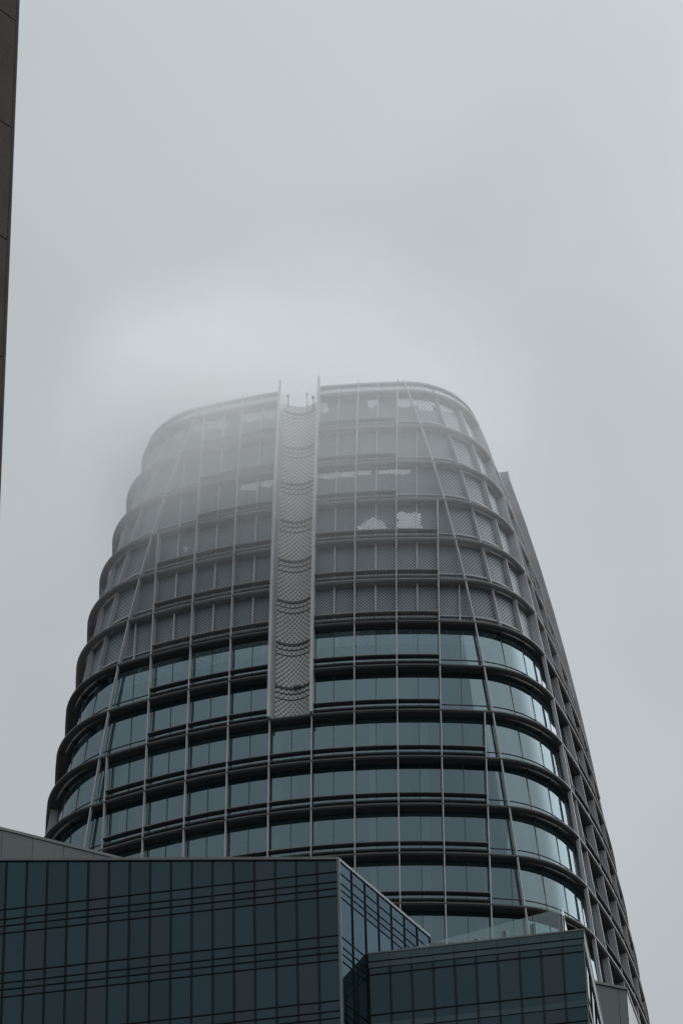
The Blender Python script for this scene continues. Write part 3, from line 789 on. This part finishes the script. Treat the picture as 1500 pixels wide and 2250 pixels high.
# near brown precast building at the far left edge
EN = campos(-13.762, 60.0); dN = hdir(35.5); oN = Vector((dN.y, -dN.x, 0)); backN = hdir(305.5)
brown = thing('brown_precast_building', 'near brown precast concrete building edge running up the left side', 'office building', (EN.x, EN.y, 0))
zj = 1.7 + 60 * math.tan(R_(47.726))
nj = int(zj // 2.885) + 1
ztopN = zj + 2.885 * 6
z_ = zj - 2.885 * nj
z_ = max(z_, 0.0)
zs = [zj + 2.885 * i for i in range(6, -nj, -1)]
lowc = MB()
for zt_, zb_ in zip(zs[:-1], zs[1:]):
    mb = MB(); pwid = 1.9; s = 0
    for c in range(8):
        a = EN - dN * (s + .02 * (c > 0)); b = EN - dN * (s + pwid); s += pwid
        cs = [a, b, b - oN * .12, a - oN * .12]
        mb.hexa([Vector((v.x, v.y, zb_ + .03)) for v in cs] + [Vector((v.x, v.y, zt_)) for v in cs])
    if zt_ > 52: mb.build('precast_course', M_STONE, brown)
    else: merge(lowc, mb)
lowc.build('lower_precast_courses', M_STONE, brown)
bp_ = [EN - oN * .1 - dN * .03, EN - oN * .1 - dN * 15.2, EN - dN * 15.2 + backN * 20, EN - dN * .03 + backN * 20]
prism('wall', bp_, [zs[0] - .1] * 4, 0, M_AGRID, brown, mroof=M_ROOF)
mb = MB(); cs = [EN + dN * .06, EN - dN * .02, EN - dN * .02 + backN * 8, EN + dN * .06 + backN * 8]
mb.hexa([Vector((v.x, v.y, 0)) for v in cs] + [Vector((v.x, v.y, zs[0])) for v in cs]); mb.build('end_wall', M_STONE, brown)
rebase(brown)

# ---------------------------------------------------------------- ground and street
mb = MB(); mb.quad((-2500, -2500, -0.02), (2500, -2500, -0.02), (2500, 2500, -0.02), (-2500, 2500, -0.02)); o = mb.build('ground', M_GND); o['kind'] = 'structure'
mb = MB(); mb.quad((-300, -292, -0.012), (300, -292, -0.012), (300, -274, -0.012), (-300, -274, -0.012)); o = mb.build('road', M_ASPH); o['kind'] = 'structure'
mb = MB()
for i in range(-40, 40): mb.quad((i * 6, -283.1, -.006), (i * 6 + 3, -283.1, -.006), (i * 6 + 3, -282.95, -.006), (i * 6, -282.95, -.006))
o = mb.build('road_markings', M_WHITE); o['kind'] = 'structure'
mb = MB(); mb.box(-300, 300, -274, -269, -0.02, 0.12); mb.box(-300, 300, -297, -292, -0.02, 0.12); o = mb.build('pavement', M_PAVE); o['kind'] = 'structure'

# ---------------------------------------------------------------- low cloud drifting round the crown
def low_cloud():
    M = bpy.data.materials.new('low cloud'); M.use_nodes = True; t = M.node_tree; t.nodes.clear()
    out = t.nodes.new('ShaderNodeOutputMaterial'); pv = t.nodes.new('ShaderNodeVolumePrincipled')
    pv.inputs['Color'].default_value = (1.0, 1.0, 1.0, 1); pv.inputs['Anisotropy'].default_value = 0.5
    tcn = t.nodes.new('ShaderNodeTexCoord')
    def mth(op, a, c=None, d=None, clamp=False):
        n = t.nodes.new('ShaderNodeMath'); n.operation = op; n.use_clamp = clamp
        for i, v in enumerate((a, c, d)):
            if v is None: continue
            if isinstance(v, (int, float)): n.inputs[i].default_value = v
            else: t.links.new(v, n.inputs[i])
        return n.outputs[0]
    def blob(center, radii, power=1.0):
        mpn = t.nodes.new('ShaderNodeMapping'); mpn.vector_type = 'POINT'
        mpn.inputs['Location'].default_value = [-c / r for c, r in zip(center, radii)]
        mpn.inputs['Scale'].default_value = [1 / r for r in radii]
        t.links.new(tcn.outputs['Object'], mpn.inputs[0])
        ln = t.nodes.new('ShaderNodeVectorMath'); ln.operation = 'LENGTH'; t.links.new(mpn.outputs[0], ln.inputs[0])
        r = t.nodes.new('ShaderNodeMapRange'); r.interpolation_type = 'SMOOTHSTEP'
        r.inputs['From Min'].default_value = 1.0; r.inputs['From Max'].default_value = 0.15
        t.links.new(ln.outputs['Value'], r.inputs['Value']); return r.outputs[0]
    n = t.nodes.new('ShaderNodeTexNoise'); n.inputs['Scale'].default_value = 0.085; n.inputs['Detail'].default_value = 4; n.inputs['Roughness'].default_value = 0.55
    mpn = t.nodes.new('ShaderNodeMapping'); mpn.inputs['Rotation'].default_value = (0, R_(-25), 0); mpn.inputs['Scale'].default_value = (0.6, 0.6, 1.5)
    t.links.new(tcn.outputs['Object'], mpn.inputs[0]); t.links.new(mpn.outputs[0], n.inputs['Vector'])
    nr = t.nodes.new('ShaderNodeMapRange'); nr.inputs['From Min'].default_value = 0.40; nr.inputs['From Max'].default_value = 0.60
    t.links.new(n.outputs['Fac'], nr.inputs['Value'])
    b1 = blob(CL1, CR1); b2 = blob(CL2, CR2)
    d1 = mth('MULTIPLY', b1, mth('ADD', mth('MULTIPLY', nr.outputs[0], 0.85), 0.15))
    dens = mth('ADD', mth('MULTIPLY', d1, CD1), mth('MULTIPLY', mth('MULTIPLY', b2, mth('ADD', mth('MULTIPLY', nr.outputs[0], 0.5), 0.5)), CD2))
    t.links.new(dens, pv.inputs['Density']); t.links.new(pv.outputs[0], out.inputs['Volume'])
    bm = bmesh.new(); bmesh.ops.create_icosphere(bm, subdivisions=4, radius=1.0)
    for v in bm.verts: v.co = Vector((v.co.x * 46, v.co.y * 40, v.co.z * 42))
    me = bpy.data.meshes.new('low_cloud'); bm.to_mesh(me); bm.free(); me.materials.append(M)
    o = bpy.data.objects.new('low_cloud', me); COL.objects.link(o); o.location = (-4, -4, Z0 + 2)
    o['kind'] = 'stuff'; o['label'] = 'thin grey low cloud drifting round the crown of the tower'; o['category'] = 'cloud'
CL1, CR1, CD1 = (-3.5, -18, -9), (11.5, 9, 16), 0.20
CL2, CR2, CD2 = (4, -14, -11), (24, 17, 22), 0.066
low_cloud()
for o in bpy.data.objects:
    if '_rb' in o: del o['_rb']
